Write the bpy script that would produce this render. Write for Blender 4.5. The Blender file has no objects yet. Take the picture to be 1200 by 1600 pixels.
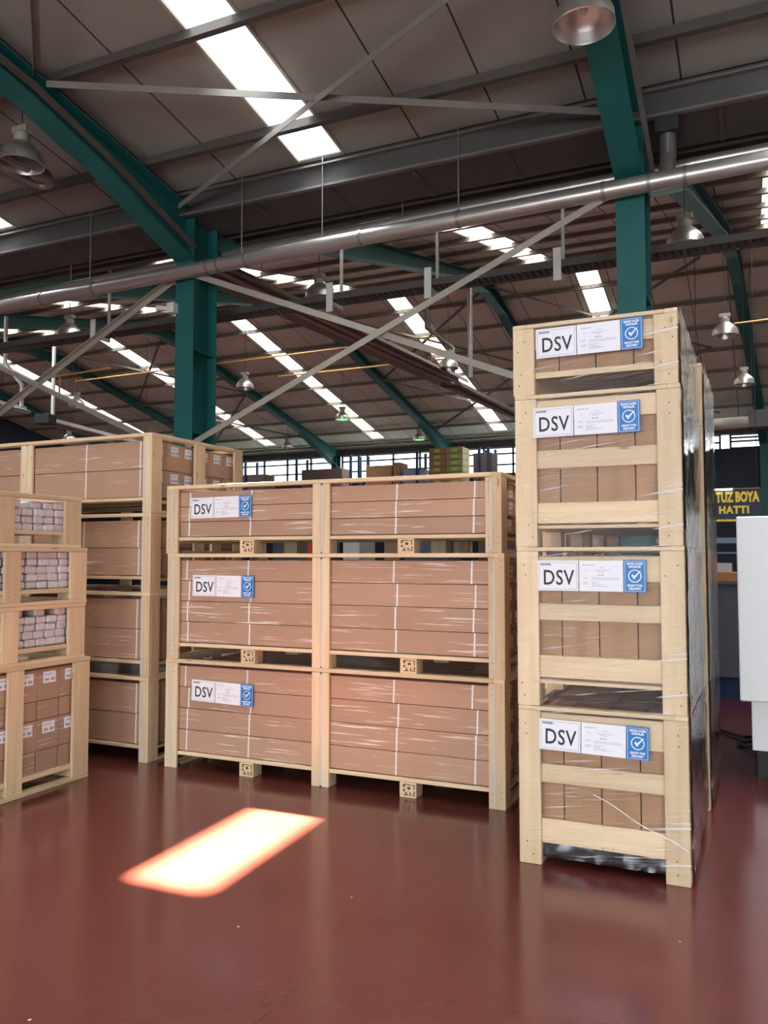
import bpy, bmesh, math, random
from mathutils import Vector, Matrix
random.seed(7)
S = bpy.context.scene
COL = S.collection
R = math.radians
# ------------------------------------------------------------------ camera
cam_d = bpy.data.cameras.new('camera'); cam = bpy.data.objects.new('camera', cam_d); COL.objects.link(cam)
cam_d.sensor_fit = 'VERTICAL'; cam_d.sensor_height = 24.0; cam_d.lens = 1294.0 / 1600.0 * 24.0
cam_d.clip_start = 0.05; cam_d.clip_end = 300
cam.location = (0, 0, 1.52); cam.rotation_euler = (R(93.1), 0, R(24.4))
S.camera = cam
# ------------------------------------------------------------------ exposure, sky, sun
S.view_settings.view_transform = 'Standard'; S.view_settings.look = 'None'
S.view_settings.gamma = 1.0; S.view_settings.use_curve_mapping = False
S.view_settings.exposure = -0.04
W = bpy.data.worlds.new('world'); S.world = W; W.use_nodes = True
bgn = W.node_tree.nodes['Background']; bgn.inputs[0].default_value = (0.82, 0.9, 1.0, 1); bgn.inputs[1].default_value = 4.0
SKYLIGHT_A, SKYLIGHT_B, WINDOW_E = 3.0, 3.0, 4.0
DAY_A, DAY_B = 340, 330   # daylight through each skylight strip, watts
sd = bpy.data.lights.new('sun', 'SUN'); sd.energy = 400; sd.angle = R(1.3); sd.color = (1.0, 0.86, 0.58)
sun = bpy.data.objects.new('sun', sd); COL.objects.link(sun)
sun.rotation_euler = Vector((2.31, -2.03, -7.05)).to_track_quat('-Z', 'Y').to_euler(); sun.location = (-8, 9, 14)
def area(name, loc, direction, sx, sy, power, color=(0.93, 0.96, 1.0), spread=180):
    d = bpy.data.lights.new(name, 'AREA'); d.shape = 'RECTANGLE'; d.size = sx; d.size_y = sy; d.energy = power; d.color = color; d.spread = R(spread)
    o = bpy.data.objects.new(name, d); COL.objects.link(o); o.location = loc
    o.rotation_euler = Vector(direction).to_track_quat('-Z', 'Y').to_euler(); return o
# area lights added behind the camera to brighten crate fronts and white machine
area('rear_fill_light', (-2.6, -10.85, 2.4), (0, 1, 0), 6.6, 4.4, 620)
area('rear_fill_light', (6.0, -10.85, 2.4), (0, 1, 0), 5.6, 4.4, 520)

# ------------------------------------------------------------------ mesh helpers
class MB:
    def __init__(s): s.v = []; s.f = []
    def box(s, x0, x1, y0, y1, z0, z1):
        b = len(s.v)
        s.v += [(x0,y0,z0),(x1,y0,z0),(x1,y1,z0),(x0,y1,z0),(x0,y0,z1),(x1,y0,z1),(x1,y1,z1),(x0,y1,z1)]
        s.f += [(b,b+3,b+2,b+1),(b+4,b+5,b+6,b+7),(b,b+1,b+5,b+4),(b+1,b+2,b+6,b+5),(b+2,b+3,b+7,b+6),(b+3,b,b+4,b+7)]
        return s
    def bar(s, p, q, w, h, up=(0, 0, 1)):
        p = Vector(p); q = Vector(q); d = (q-p).normalized(); r = d.cross(Vector(up)).normalized(); u = r.cross(d)
        b = len(s.v)
        for c in (p, q):
            for a, e in ((-1,-1),(1,-1),(1,1),(-1,1)): s.v.append(tuple(c + r*w/2*a + u*h/2*e))
        s.f += [(b,b+1,b+2,b+3),(b+4,b+7,b+6,b+5),(b,b+4,b+5,b+1),(b+1,b+5,b+6,b+2),(b+2,b+6,b+7,b+3),(b+3,b+7,b+4,b)]
        return s
    def angle(s, p, q, w=.07, t=.008):
        p = Vector(p); q = Vector(q)
        s.bar(p, q, w, t); d = (q-p).normalized(); r = d.cross(Vector((0,0,1))).normalized(); u = r.cross(d)
        s.bar(p + r*w/2 - u*w/2, q + r*w/2 - u*w/2, t, w); return s
    def tube(s, pts, rad, n=12, cap=True):
        pts = [Vector(p) for p in pts]; b = len(s.v); m = len(pts)
        rr = rad if isinstance(rad, (list, tuple)) else [rad]*m
        prev = None
        for i, p in enumerate(pts):
            d = (pts[min(i+1, m-1)] - pts[max(i-1, 0)]).normalized()
            if prev is None:
                a = Vector((0,0,1)) if abs(d.z) < .9 else Vector((1,0,0)); r = d.cross(a).normalized()
            else: r = (prev - d*prev.dot(d)).normalized()
            prev = r; u = d.cross(r)
            for k in range(n):
                t = 2*math.pi*k/n; s.v.append(tuple(p + (r*math.cos(t) + u*math.sin(t))*rr[i]))
        for i in range(m-1):
            for k in range(n):
                k2 = (k+1) % n; s.f.append((b+i*n+k, b+i*n+k2, b+(i+1)*n+k2, b+(i+1)*n+k))
        if cap:
            s.f.append(tuple(b+k for k in range(n))[::-1]); s.f.append(tuple(b+(m-1)*n+k for k in range(n)))
        return s
    def lathe(s, prof, n=28, c=(0,0,0)):
        b = len(s.v)
        for r, z in prof:
            for k in range(n):
                t = 2*math.pi*k/n; s.v.append((c[0]+r*math.cos(t), c[1]+r*math.sin(t), c[2]+z))
        for i in range(len(prof)-1):
            for k in range(n):
                k2 = (k+1) % n; s.f.append((b+i*n+k, b+i*n+k2, b+(i+1)*n+k2, b+(i+1)*n+k))
        return s
    def prism_x(s, prof, x0, x1):   # prof = list of (y,z)
        b = len(s.v); n = len(prof)
        s.v += [(x0,y,z) for y, z in prof] + [(x1,y,z) for y, z in prof]
        s.f.append(tuple(range(b, b+n))[::-1]); s.f.append(tuple(range(b+n, b+2*n)))
        for k in range(n): k2 = (k+1) % n; s.f.append((b+k, b+k2, b+n+k2, b+n+k))
        return s
    def build(s, name, mat, parent=None, bevel=0, smooth=False, loc=None, both=True):
        me = bpy.data.meshes.new(name); me.from_pydata(s.v, [], s.f)
        bm = bmesh.new(); bm.from_mesh(me); bmesh.ops.recalc_face_normals(bm, faces=bm.faces)
        if bevel: bmesh.ops.bevel(bm, geom=list(bm.edges), offset=bevel, segments=1, affect='EDGES', profile=.5)
        bm.to_mesh(me); bm.free()
        me.materials.append(mat)
        if smooth:
            for p in me.polygons: p.use_smooth = True
            try: me.set_sharp_from_angle(angle=R(40))
            except Exception: pass
        o = bpy.data.objects.new(name, me); COL.objects.link(o)
        if loc is not None: o.location = loc
        if parent is not None: o.parent = parent
        return o
def tag(o, label, cat, group=None):
    o['label'] = label; o['category'] = cat
    if group: o['group'] = group
    return o
def thing(name, label, cat, loc=(0,0,0), group=None, rz=0):
    o = bpy.data.objects.new(name, None); COL.objects.link(o); o.location = loc; o.rotation_euler = (0,0,rz)
    o.empty_display_size = .1
    return tag(o, label, cat, group)
def struct(o):
    o['kind'] = 'structure'; return o
def copy_thing(o, parent=None, loc=None):
    c = o.copy(); COL.objects.link(c)
    if parent is not None: c.parent = parent
    if loc is not None: c.location = loc
    for ch in [x for x in COL.objects if x.parent == o]: copy_thing(ch, c)
    return c
def text_obj(name, body, size, mat, parent, loc, rot=(R(90),0,0), bold=0.0, align='CENTER', sx=1.0, spacing=1.0):
    cu = bpy.data.curves.new(name, 'FONT'); cu.body = body; cu.size = size; cu.offset = bold; cu.extrude = 0.0004
    cu.align_x = align; cu.align_y = 'CENTER'; cu.resolution_u = 3; cu.space_character = spacing
    t = bpy.data.objects.new(name, cu); COL.objects.link(t)
    bpy.context.view_layer.update()
    me = bpy.data.meshes.new_from_object(t.evaluated_get(bpy.context.evaluated_depsgraph_get()))
    bpy.data.objects.remove(t)
    me.materials.clear(); me.materials.append(mat)
    o = bpy.data.objects.new(name, me); COL.objects.link(o); o.parent = parent; o.location = loc; o.rotation_euler = rot; o.scale = (sx, 1, 1)
    return o
ORD = ['bottom', 'second', 'third', 'fourth', 'fifth', 'sixth', 'seventh', 'eighth', 'ninth', 'tenth', 'eleventh', 'twelfth']
NTH = ['first', 'second', 'third', 'fourth', 'fifth', 'sixth', 'seventh', 'eighth', 'ninth', 'tenth', 'eleventh', 'twelfth']

# ------------------------------------------------------------------ materials
def new_mat(name):
    m = bpy.data.materials.new(name); m.use_nodes = True
    nt = m.node_tree; return m, nt, nt.nodes['Principled BSDF']
def N(nt, t, **k):
    n = nt.nodes.new(t)
    for a, b in k.items(): setattr(n, a, b)
    return n
def setin(n, **k):
    for a, b in k.items(): n.inputs[a.replace('_', ' ')].default_value = b
def coords(nt, scale, rand=True):
    tc = N(nt, 'ShaderNodeTexCoord'); mp = N(nt, 'ShaderNodeMapping'); mp.inputs['Scale'].default_value = scale
    if rand:
        oi = N(nt, 'ShaderNodeObjectInfo'); ad = N(nt, 'ShaderNodeVectorMath', operation='MULTIPLY_ADD')
        cb = N(nt, 'ShaderNodeCombineXYZ')
        for k in range(3): nt.links.new(oi.outputs['Random'], cb.inputs[k])
        nt.links.new(cb.outputs[0], ad.inputs[0]); ad.inputs[1].default_value = (13.7, 31.1, 57.3)
        nt.links.new(tc.outputs['Object'], ad.inputs[2]); nt.links.new(ad.outputs[0], mp.inputs[0])
    else: nt.links.new(tc.outputs['Object'], mp.inputs[0])
    return mp.outputs[0]
def noise(nt, vec, scale=1, detail=4, rough=.5):
    n = N(nt, 'ShaderNodeTexNoise'); nt.links.new(vec, n.inputs['Vector']); setin(n, Scale=scale, Detail=detail, Roughness=rough); return n.outputs[0]
def ramp(nt, fac, stops):
    r = N(nt, 'ShaderNodeValToRGB'); nt.links.new(fac, r.inputs[0]); e = r.color_ramp.elements
    while len(e) < len(stops): e.new(.5)
    for i, (p, c) in enumerate(stops): e[i].position = p; e[i].color = (*c, 1) if len(c) == 3 else c
    return r.outputs[0]
def mix(nt, fac, a, b, mode='MIX'):
    n = N(nt, 'ShaderNodeMix', data_type='RGBA', blend_type=mode)
    for s, v in ((0, fac), (6, a), (7, b)):
        if isinstance(v, (int, float)): n.inputs[s].default_value = v
        elif isinstance(v, tuple): n.inputs[s].default_value = (*v, 1)
        else: nt.links.new(v, n.inputs[s])
    return n.outputs[2]
def bump(nt, h, bsdf, strength=.3, dist=.01, sock='Normal'):
    b = N(nt, 'ShaderNodeBump'); b.inputs['Strength'].default_value = strength; b.inputs['Distance'].default_value = dist
    nt.links.new(h, b.inputs['Height']); nt.links.new(b.outputs[0], bsdf.inputs[sock]); return b
def math_n(nt, op, a, b=0.0, c=0.0):
    n = N(nt, 'ShaderNodeMath', operation=op)
    for i, v in enumerate((a, b, c)):
        if isinstance(v, (int, float)): n.inputs[i].default_value = v
        else: nt.links.new(v, n.inputs[i])
    return n.outputs[0]

def wood(name, axis, base=(0.62, 0.455, 0.265), light=(0.80, 0.635, 0.415)):
    m, nt, b = new_mat(name)
    sc = [22, 22, 22]; sc[axis] = 1.3
    v = coords(nt, tuple(sc)); n1 = noise(nt, v, 1.0, 5, .6)
    c = ramp(nt, n1, [(.3, base), (.7, light)])
    sc2 = [9, 9, 9]; sc2[axis] = 3.0
    vo = N(nt, 'ShaderNodeTexVoronoi'); nt.links.new(coords(nt, tuple(sc2)), vo.inputs['Vector']); vo.inputs['Scale'].default_value = .9
    kn = ramp(nt, vo.outputs['Distance'], [(.045, (1,1,1)), (.10, (0,0,0))])
    c = mix(nt, math_n(nt, 'MULTIPLY', kn, .75), c, (0.30, 0.15, 0.07))
    big = noise(nt, coords(nt, (2.5, 2.5, 2.5)), 1, 2)
    c = mix(nt, math_n(nt, 'MULTIPLY', big, .35), c, (0.70, 0.50, 0.28))
    oi = N(nt, 'ShaderNodeObjectInfo'); hs = N(nt, 'ShaderNodeHueSaturation'); nt.links.new(c, hs.inputs['Color'])
    nt.links.new(math_n(nt, 'MULTIPLY_ADD', oi.outputs['Random'], .22, .9), hs.inputs['Value'])
    nt.links.new(hs.outputs[0], b.inputs['Base Color']); setin(b, Roughness=.62)
    bump(nt, n1, b, .25, .003); return m
WX, WY, WZ = wood('pine_along_x', 0), wood('pine_along_y', 1), wood('pine_upright', 2)

def cardboard(name, col, film=True, axis=0):
    m, nt, b = new_mat(name)
    n0 = noise(nt, coords(nt, (3, 3, 3)), 1, 3)
    c = mix(nt, n0, tuple(x*.90 for x in col), tuple(min(1, x*1.10) for x in col))
    oi = N(nt, 'ShaderNodeObjectInfo'); hs = N(nt, 'ShaderNodeHueSaturation'); nt.links.new(c, hs.inputs['Color'])
    nt.links.new(math_n(nt, 'MULTIPLY_ADD', oi.outputs['Random'], .14, .93), hs.inputs['Value']); c = hs.outputs[0]
    setin(b, Roughness=.75)
    if film:
        sc = [55, 55, 55]; sc[axis] = 2.6
        sc[2] = 75
        vec = coords(nt, tuple(sc)); ns = noise(nt, vec, 1, 3, .55)
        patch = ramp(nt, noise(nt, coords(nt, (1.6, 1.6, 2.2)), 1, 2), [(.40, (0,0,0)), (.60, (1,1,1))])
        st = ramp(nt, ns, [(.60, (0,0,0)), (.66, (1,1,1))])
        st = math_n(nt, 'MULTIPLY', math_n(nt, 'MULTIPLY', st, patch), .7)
        c = mix(nt, st, c, (0.9, 0.86, 0.82))  # film glints painted into the base colour as pale streaks
        setin(b, Coat_Weight=.5, Coat_Roughness=.16)
        bump(nt, ns, b, .6, .006, 'Coat Normal')
    nt.links.new(c, b.inputs['Base Color']); return m
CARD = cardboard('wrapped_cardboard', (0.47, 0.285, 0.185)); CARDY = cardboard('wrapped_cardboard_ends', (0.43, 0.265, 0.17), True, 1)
CARDP = cardboard('plain_cardboard', (0.40, 0.225, 0.115), False)
CARDO = cardboard('orange_cardboard', (0.75, 0.33, 0.13), False)
CARDD = cardboard('dark_cardboard', (0.17, 0.13, 0.11), False)

def simple(name, col, rough=.5, metal=0, nscale=0, nfac=.25, coat=0):
    m, nt, b = new_mat(name); setin(b, Roughness=rough, Metallic=metal, Coat_Weight=coat)
    if nscale:
        n = noise(nt, coords(nt, (nscale,)*3), 1, 4)
        nt.links.new(mix(nt, n, tuple(x*(1-nfac) for x in col), tuple(min(1, x*(1+nfac)) for x in col)), b.inputs['Base Color'])
    else: b.inputs['Base Color'].default_value = (*col, 1)
    return m
TEAL = simple('teal_paint', (0.009, 0.120, 0.112), .5, 0, 2.2, .18)
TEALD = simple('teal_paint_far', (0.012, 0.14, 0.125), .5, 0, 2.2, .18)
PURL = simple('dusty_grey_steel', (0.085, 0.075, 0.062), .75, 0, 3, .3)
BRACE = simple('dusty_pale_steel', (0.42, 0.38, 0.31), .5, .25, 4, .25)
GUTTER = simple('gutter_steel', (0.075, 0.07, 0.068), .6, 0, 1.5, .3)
BRACE_DIM = simple('brace_steel_dimmed', (0.21, 0.19, 0.165), .6, 0, 4, .3)  # darker copy of the brace steel, ceiling dimness put into its colour
PURL_LIT = simple('far_purlin_steel_lit', (0.22, 0.195, 0.155), .7, 0, 3, .3)  # lighter purlin steel: the light on the undersides is in the colour
LIP = simple('pale_lip_steel', (0.17, 0.16, 0.15), .5, .3, 2, .25)
GALV = simple('galvanised_pipe', (0.50, 0.47, 0.43), .33, .75, 2.5, .22)
GALVD = simple('galvanised_dark', (0.30, 0.28, 0.26), .4, .7, 2.5, .22)
ALU = simple('spun_aluminium', (0.62, 0.59, 0.54), .36, .9, 3, .12)
CAST = simple('cast_gear_housing', (0.36, 0.33, 0.27), .6, .2, 6, .2)
DARK = simple('dark_rubber', (0.02, 0.02, 0.022), .6)
HEAT = simple('heater_tube', (0.27, 0.235, 0.21), .45, .5, 3, .2)
WHITEM = simple('white_enamel', (0.88, 0.90, 0.88), .38, 0, 1.2, .04)
WPIPE = simple('white_pipe', (0.75, 0.74, 0.68), .4, 0, 3, .06)
YCON = simple('yellow_conduit', (0.70, 0.42, 0.12), .5)
PAPER = simple('white_paper', (0.88, 0.87, 0.91), .6)
PRINT = simple('black_print', (0.03, 0.03, 0.035), .6)
PRINTG = simple('grey_print', (0.38, 0.38, 0.42), .6)
BLUE = simple('blue_card', (0.006, 0.19, 0.52), .45)
STRAP = simple('white_strap', (0.82, 0.80, 0.78), .4)
STRIP = simple('pale_edge_strip', (0.60, 0.60, 0.55), .45)
STAMP = simple('burnt_stamp', (0.14, 0.04, 0.01), .7)
NAVY = simple('navy_panel', (0.020, 0.032, 0.052), .6, 0, .6, .15)
NAVYB = simple('rack_blue', (0.02, 0.05, 0.16), .5)
ORNG = simple('rack_orange', (0.65, 0.16, 0.05), .5)
GREYB = simple('blue_grey_cabinet', (0.13, 0.155, 0.19), .5, 0, 2, .1)
PBLUE = simple('pale_blue_frame', (0.30, 0.42, 0.58), .5)
YEL = simple('yellow_lettering', (0.75, 0.55, 0.05), .6, 0, 9, .3)
GREENB = simple('green_label', (0.35, 0.72, 0.10), .6)
RED = simple('orange_red_plastic', (0.85, 0.12, 0.05), .5)
NAIL = simple('nail_head', (0.12, 0.08, 0.06), .5, .4)
PACK = cardboard('packet_paper', (0.64, 0.60, 0.60), True, 1)
WALLM = simple('far_wall_cladding', (0.075, 0.085, 0.10), .7, 0, .8, .15)
def emis(name, col, s):
    m = bpy.data.materials.new(name); m.use_nodes = True; nt = m.node_tree; nt.nodes.clear()
    o = N(nt, 'ShaderNodeOutputMaterial'); e = N(nt, 'ShaderNodeEmission'); e.inputs[0].default_value = (*col, 1); e.inputs[1].default_value = s
    nt.links.new(e.outputs[0], o.inputs[0]); return m
SKA = emis('skylight_panel_near', (0.86, 0.93, 1.0), SKYLIGHT_A)
SKB = emis('skylight_panel_far', (1.0, 0.97, 0.90), SKYLIGHT_B)
WIN = emis('window_daylight', (0.88, 0.96, 1.0), WINDOW_E)
TUBE = emis('fluorescent_tube', (0.9, 0.97, 1.0), 4.0)
GLOWG = emis('green_lit_lamp', (0.25, 1.0, 0.35), 1.6)

def roof_mat(name, base, pitch=1.055, off=0.41+59.4, per=5.94):
    m, nt, b = new_mat(name)
    g = N(nt, 'ShaderNodeNewGeometry'); sp = N(nt, 'ShaderNodeSeparateXYZ'); nt.links.new(g.outputs['Position'], sp.inputs[0])
    u = math_n(nt, 'SUBTRACT', off, sp.outputs['X'])
    mod = math_n(nt, 'MODULO', u, per)
    fr = math_n(nt, 'MODULO', mod, pitch)
    d = math_n(nt, 'MINIMUM', fr, math_n(nt, 'SUBTRACT', pitch, fr))
    line = math_n(nt, 'LESS_THAN', d, .011)
    n1 = noise(nt, coords(nt, (.7, .7, .7), False), 1, 5, .6); n2 = noise(nt, coords(nt, (60, 60, 60), False), 1, 2)
    c = mix(nt, n1, tuple(x*.72 for x in base), tuple(x*1.2 for x in base))
    c = mix(nt, math_n(nt, 'MULTIPLY', n2, .25), c, tuple(x*.6 for x in base))
    c = mix(nt, line, c, (0.03, 0.027, 0.024))
    nt.links.new(c, b.inputs['Base Color']); setin(b, Roughness=.8); return m
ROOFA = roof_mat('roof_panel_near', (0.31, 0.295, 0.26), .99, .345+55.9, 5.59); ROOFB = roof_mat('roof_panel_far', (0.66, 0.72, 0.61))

def floor_mat():
    m, nt, b = new_mat('red_epoxy_floor')
    v1 = coords(nt, (.35, .35, .35), False); v2 = coords(nt, (2.5, 2.5, 2.5), False); v3 = coords(nt, (40, 3, 1), False)
    n1 = noise(nt, v1, 1, 4); n2 = noise(nt, v2, 1, 6, .65); n3 = noise(nt, v3, 1, 3)
    c = mix(nt, n1, (0.080, 0.018, 0.015), (0.104, 0.024, 0.019))
    c = mix(nt, math_n(nt, 'MULTIPLY', ramp(nt, n2, [(.55, (0,0,0)), (.85, (1,1,1))]), .18), c, (0.24, 0.08, 0.06))
    # pale chips and dust specks
    vo = N(nt, 'ShaderNodeTexVoronoi'); nt.links.new(coords(nt, (4.2, 4.2, 4.2), False), vo.inputs['Vector']); vo.inputs['Scale'].default_value = 1
    sp = N(nt, 'ShaderNodeSeparateColor'); nt.links.new(vo.outputs['Color'], sp.inputs[0])
    chip = math_n(nt, 'MULTIPLY', math_n(nt, 'LESS_THAN', vo.outputs['Distance'], .026), math_n(nt, 'GREATER_THAN', sp.outputs[0], .25))
    c = mix(nt, math_n(nt, 'MULTIPLY', chip, .8), c, (0.55, 0.42, 0.36))
    # long thin expansion crack
    g = N(nt, 'ShaderNodeNewGeometry'); xyz = N(nt, 'ShaderNodeSeparateXYZ'); nt.links.new(g.outputs['Position'], xyz.inputs[0])
    wob = noise(nt, coords(nt, (3, 3, 3), False), 1, 4)
    lx = math_n(nt, 'MULTIPLY_ADD', xyz.outputs['Y'], CR[0], CR[1])
    dd = math_n(nt, 'ABSOLUTE', math_n(nt, 'ADD', math_n(nt, 'SUBTRACT', xyz.outputs['X'], lx), math_n(nt, 'MULTIPLY_ADD', wob, .03, -.015)))
    near = math_n(nt, 'LESS_THAN', xyz.outputs['Y'], 4.9)
    crack = math_n(nt, 'MULTIPLY', math_n(nt, 'LESS_THAN', dd, .004), near)
    c = mix(nt, math_n(nt, 'MULTIPLY', crack, .85), c, (0.04, 0.018, 0.015))
    nt.links.new(c, b.inputs['Base Color'])
    nt.links.new(ramp(nt, n2, [(.3, (.17,)*3), (.75, (.24,)*3)]), b.inputs['Roughness'])
    setin(b, Coat_Weight=.15, Coat_Roughness=.12, IOR=1.5)
    return m
CR = (0.0, -1.40)
_p = ((-1.413, 4.799), (-1.532, 2.404)); CR = ((_p[1][0]-_p[0][0])/(_p[1][1]-_p[0][1]), 0); CR = (CR[0], _p[0][0]-CR[0]*_p[0][1])
FLOORM = floor_mat()

def film_mat(name, sc, base, glint, tint=(1, 1, 1), bstr=.9, thr=(.60, .70), rot=0, rough=.12, fres=.7):
    m = bpy.data.materials.new(name); m.use_nodes = True; nt = m.node_tree; nt.nodes.clear()
    o = N(nt, 'ShaderNodeOutputMaterial'); tr = N(nt, 'ShaderNodeBsdfTransparent'); gl = N(nt, 'ShaderNodeBsdfGlossy'); df = N(nt, 'ShaderNodeBsdfDiffuse')
    df.inputs[0].default_value = (.9, .9, .92, 1); gl.inputs['Roughness'].default_value = rough; gl.inputs[0].default_value = (*tint, 1)
    tc = N(nt, 'ShaderNodeTexCoord'); ro = N(nt, 'ShaderNodeMapping'); ro.inputs['Rotation'].default_value = rot if isinstance(rot, tuple) else (0, rot, 0)
    nt.links.new(tc.outputs['Object'], ro.inputs[0]); mp = N(nt, 'ShaderNodeMapping'); mp.inputs['Scale'].default_value = sc; nt.links.new(ro.outputs[0], mp.inputs[0])
    ns = noise(nt, mp.outputs[0], 1, 3, .6)
    big = noise(nt, coords(nt, (2.2, 2.2, 2.6), False), 1, 2)
    bp = N(nt, 'ShaderNodeBump'); bp.inputs['Strength'].default_value = bstr; bp.inputs['Distance'].default_value = .012
    nt.links.new(ns, bp.inputs['Height']); nt.links.new(bp.outputs[0], gl.inputs['Normal'])
    lw = N(nt, 'ShaderNodeLayerWeight'); lw.inputs[0].default_value = .35; nt.links.new(bp.outputs[0], lw.inputs['Normal'])
    fac = math_n(nt, 'MULTIPLY_ADD', lw.outputs['Fresnel'], fres, base)
    mx = N(nt, 'ShaderNodeMixShader'); nt.links.new(fac, mx.inputs[0]); nt.links.new(tr.outputs[0], mx.inputs[1]); nt.links.new(gl.outputs[0], mx.inputs[2])
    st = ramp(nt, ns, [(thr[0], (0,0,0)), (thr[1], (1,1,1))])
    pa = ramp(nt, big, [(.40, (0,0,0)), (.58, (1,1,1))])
    sf = math_n(nt, 'MULTIPLY', math_n(nt, 'MULTIPLY', st, pa), glint)  # wrinkle highlights painted as patches of white diffuse streaks
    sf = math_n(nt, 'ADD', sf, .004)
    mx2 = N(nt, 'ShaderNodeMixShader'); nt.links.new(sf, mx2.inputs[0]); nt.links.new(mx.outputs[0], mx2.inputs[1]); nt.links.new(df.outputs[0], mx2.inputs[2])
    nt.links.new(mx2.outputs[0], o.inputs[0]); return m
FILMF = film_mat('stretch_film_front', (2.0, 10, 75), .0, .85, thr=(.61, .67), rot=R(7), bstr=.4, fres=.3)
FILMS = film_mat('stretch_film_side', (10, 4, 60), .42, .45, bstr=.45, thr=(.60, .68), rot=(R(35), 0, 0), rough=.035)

# ------------------------------------------------------------------ the building
YV = 9.38            # valley between the two roof bays
RA, ZA = -4.6, 8.78  # near bay ridge
RB, ZB = 22.8, 9.87  # far bay ridge
YF = 36.3; YN = -11.0
XL, XR = -34.0, 12.0
def za(y): return 8.02 - .165*y if y > RA else ZA - .165*(RA - y)
def zb(y): return 6.86 + .2243*(y - YV) if y < RB else ZB - .2243*(y - RB)
struct(MB().box(XL, XR, YN, 38, -.12, 0).build('floor', FLOORM))
# unseen back wall, its door openings added to go with the fill lights
bw = MB().box(XL, -6, YN-.2, YN, 0, 8.3).box(.8, 3.1, YN-.2, YN, 0, 8.3).box(8.9, XR, YN-.2, YN, 0, 8.3).box(-6, .8, YN-.2, YN, 4.7, 8.3).box(3.1, 8.9, YN-.2, YN, 4.7, 8.3)
struct(bw.build('wall_back', WALLM))
def gable(x0, x1, name):
    p = [(YN, 0), (38, 0), (38, 6.6), (YF, 6.9), (RB, ZB+.15), (YV, 6.95), (RA, ZA+.15), (YN, za(YN)+.1)]
    struct(MB().prism_x(p, x0, x1).build(name, NAVY))
gable(XL-.2, XL, 'wall_left'); gable(XR, XR+.2, 'wall_right')
# far wall with its ribbon of windows
fw = MB().box(XL, -3, YF+.2, YF+.4, 0, 5.3).box(-3, XR, YF+.2, YF+.4, 0, 5.95).box(XL, XR, YF+.2, YF+.4, 6.5, 6.9)
struct(fw.build('wall_far', NAVY))
wn = 0
for k in range(-2, 6):
    fx = -1.2 - 5.94*k; x1 = fx - .2; x0 = fx - 5.74
    zlo = 5.95 if k < 0 else 5.3
    if x1 < XL: break
    x0 = max(x0, XL); wn += 1
    if k == 0: zlo = 5.3
    w = struct(MB().box(x0, x1, YF+.26, YF+.29, zlo, 6.5).build('window_%d' % wn, WIN))
    fr = MB()
    for i in range(5):
        xx = x0 + (x1-x0)*i/4; fr.box(xx-.04, xx+.04, YF+.14, YF+.25, zlo, 6.5)
    for zz in (zlo, zlo+.42, 6.22 if k else 6.2, 6.5): fr.box(x0, x1, YF+.14, YF+.25, zz-.035, zz+.035)
    fr.build('window_frame', NAVY, w)
struct(MB().box(XL, XR, YF, YF+.22, 6.5, 6.75).build('trim_1', GUTTER))

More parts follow.
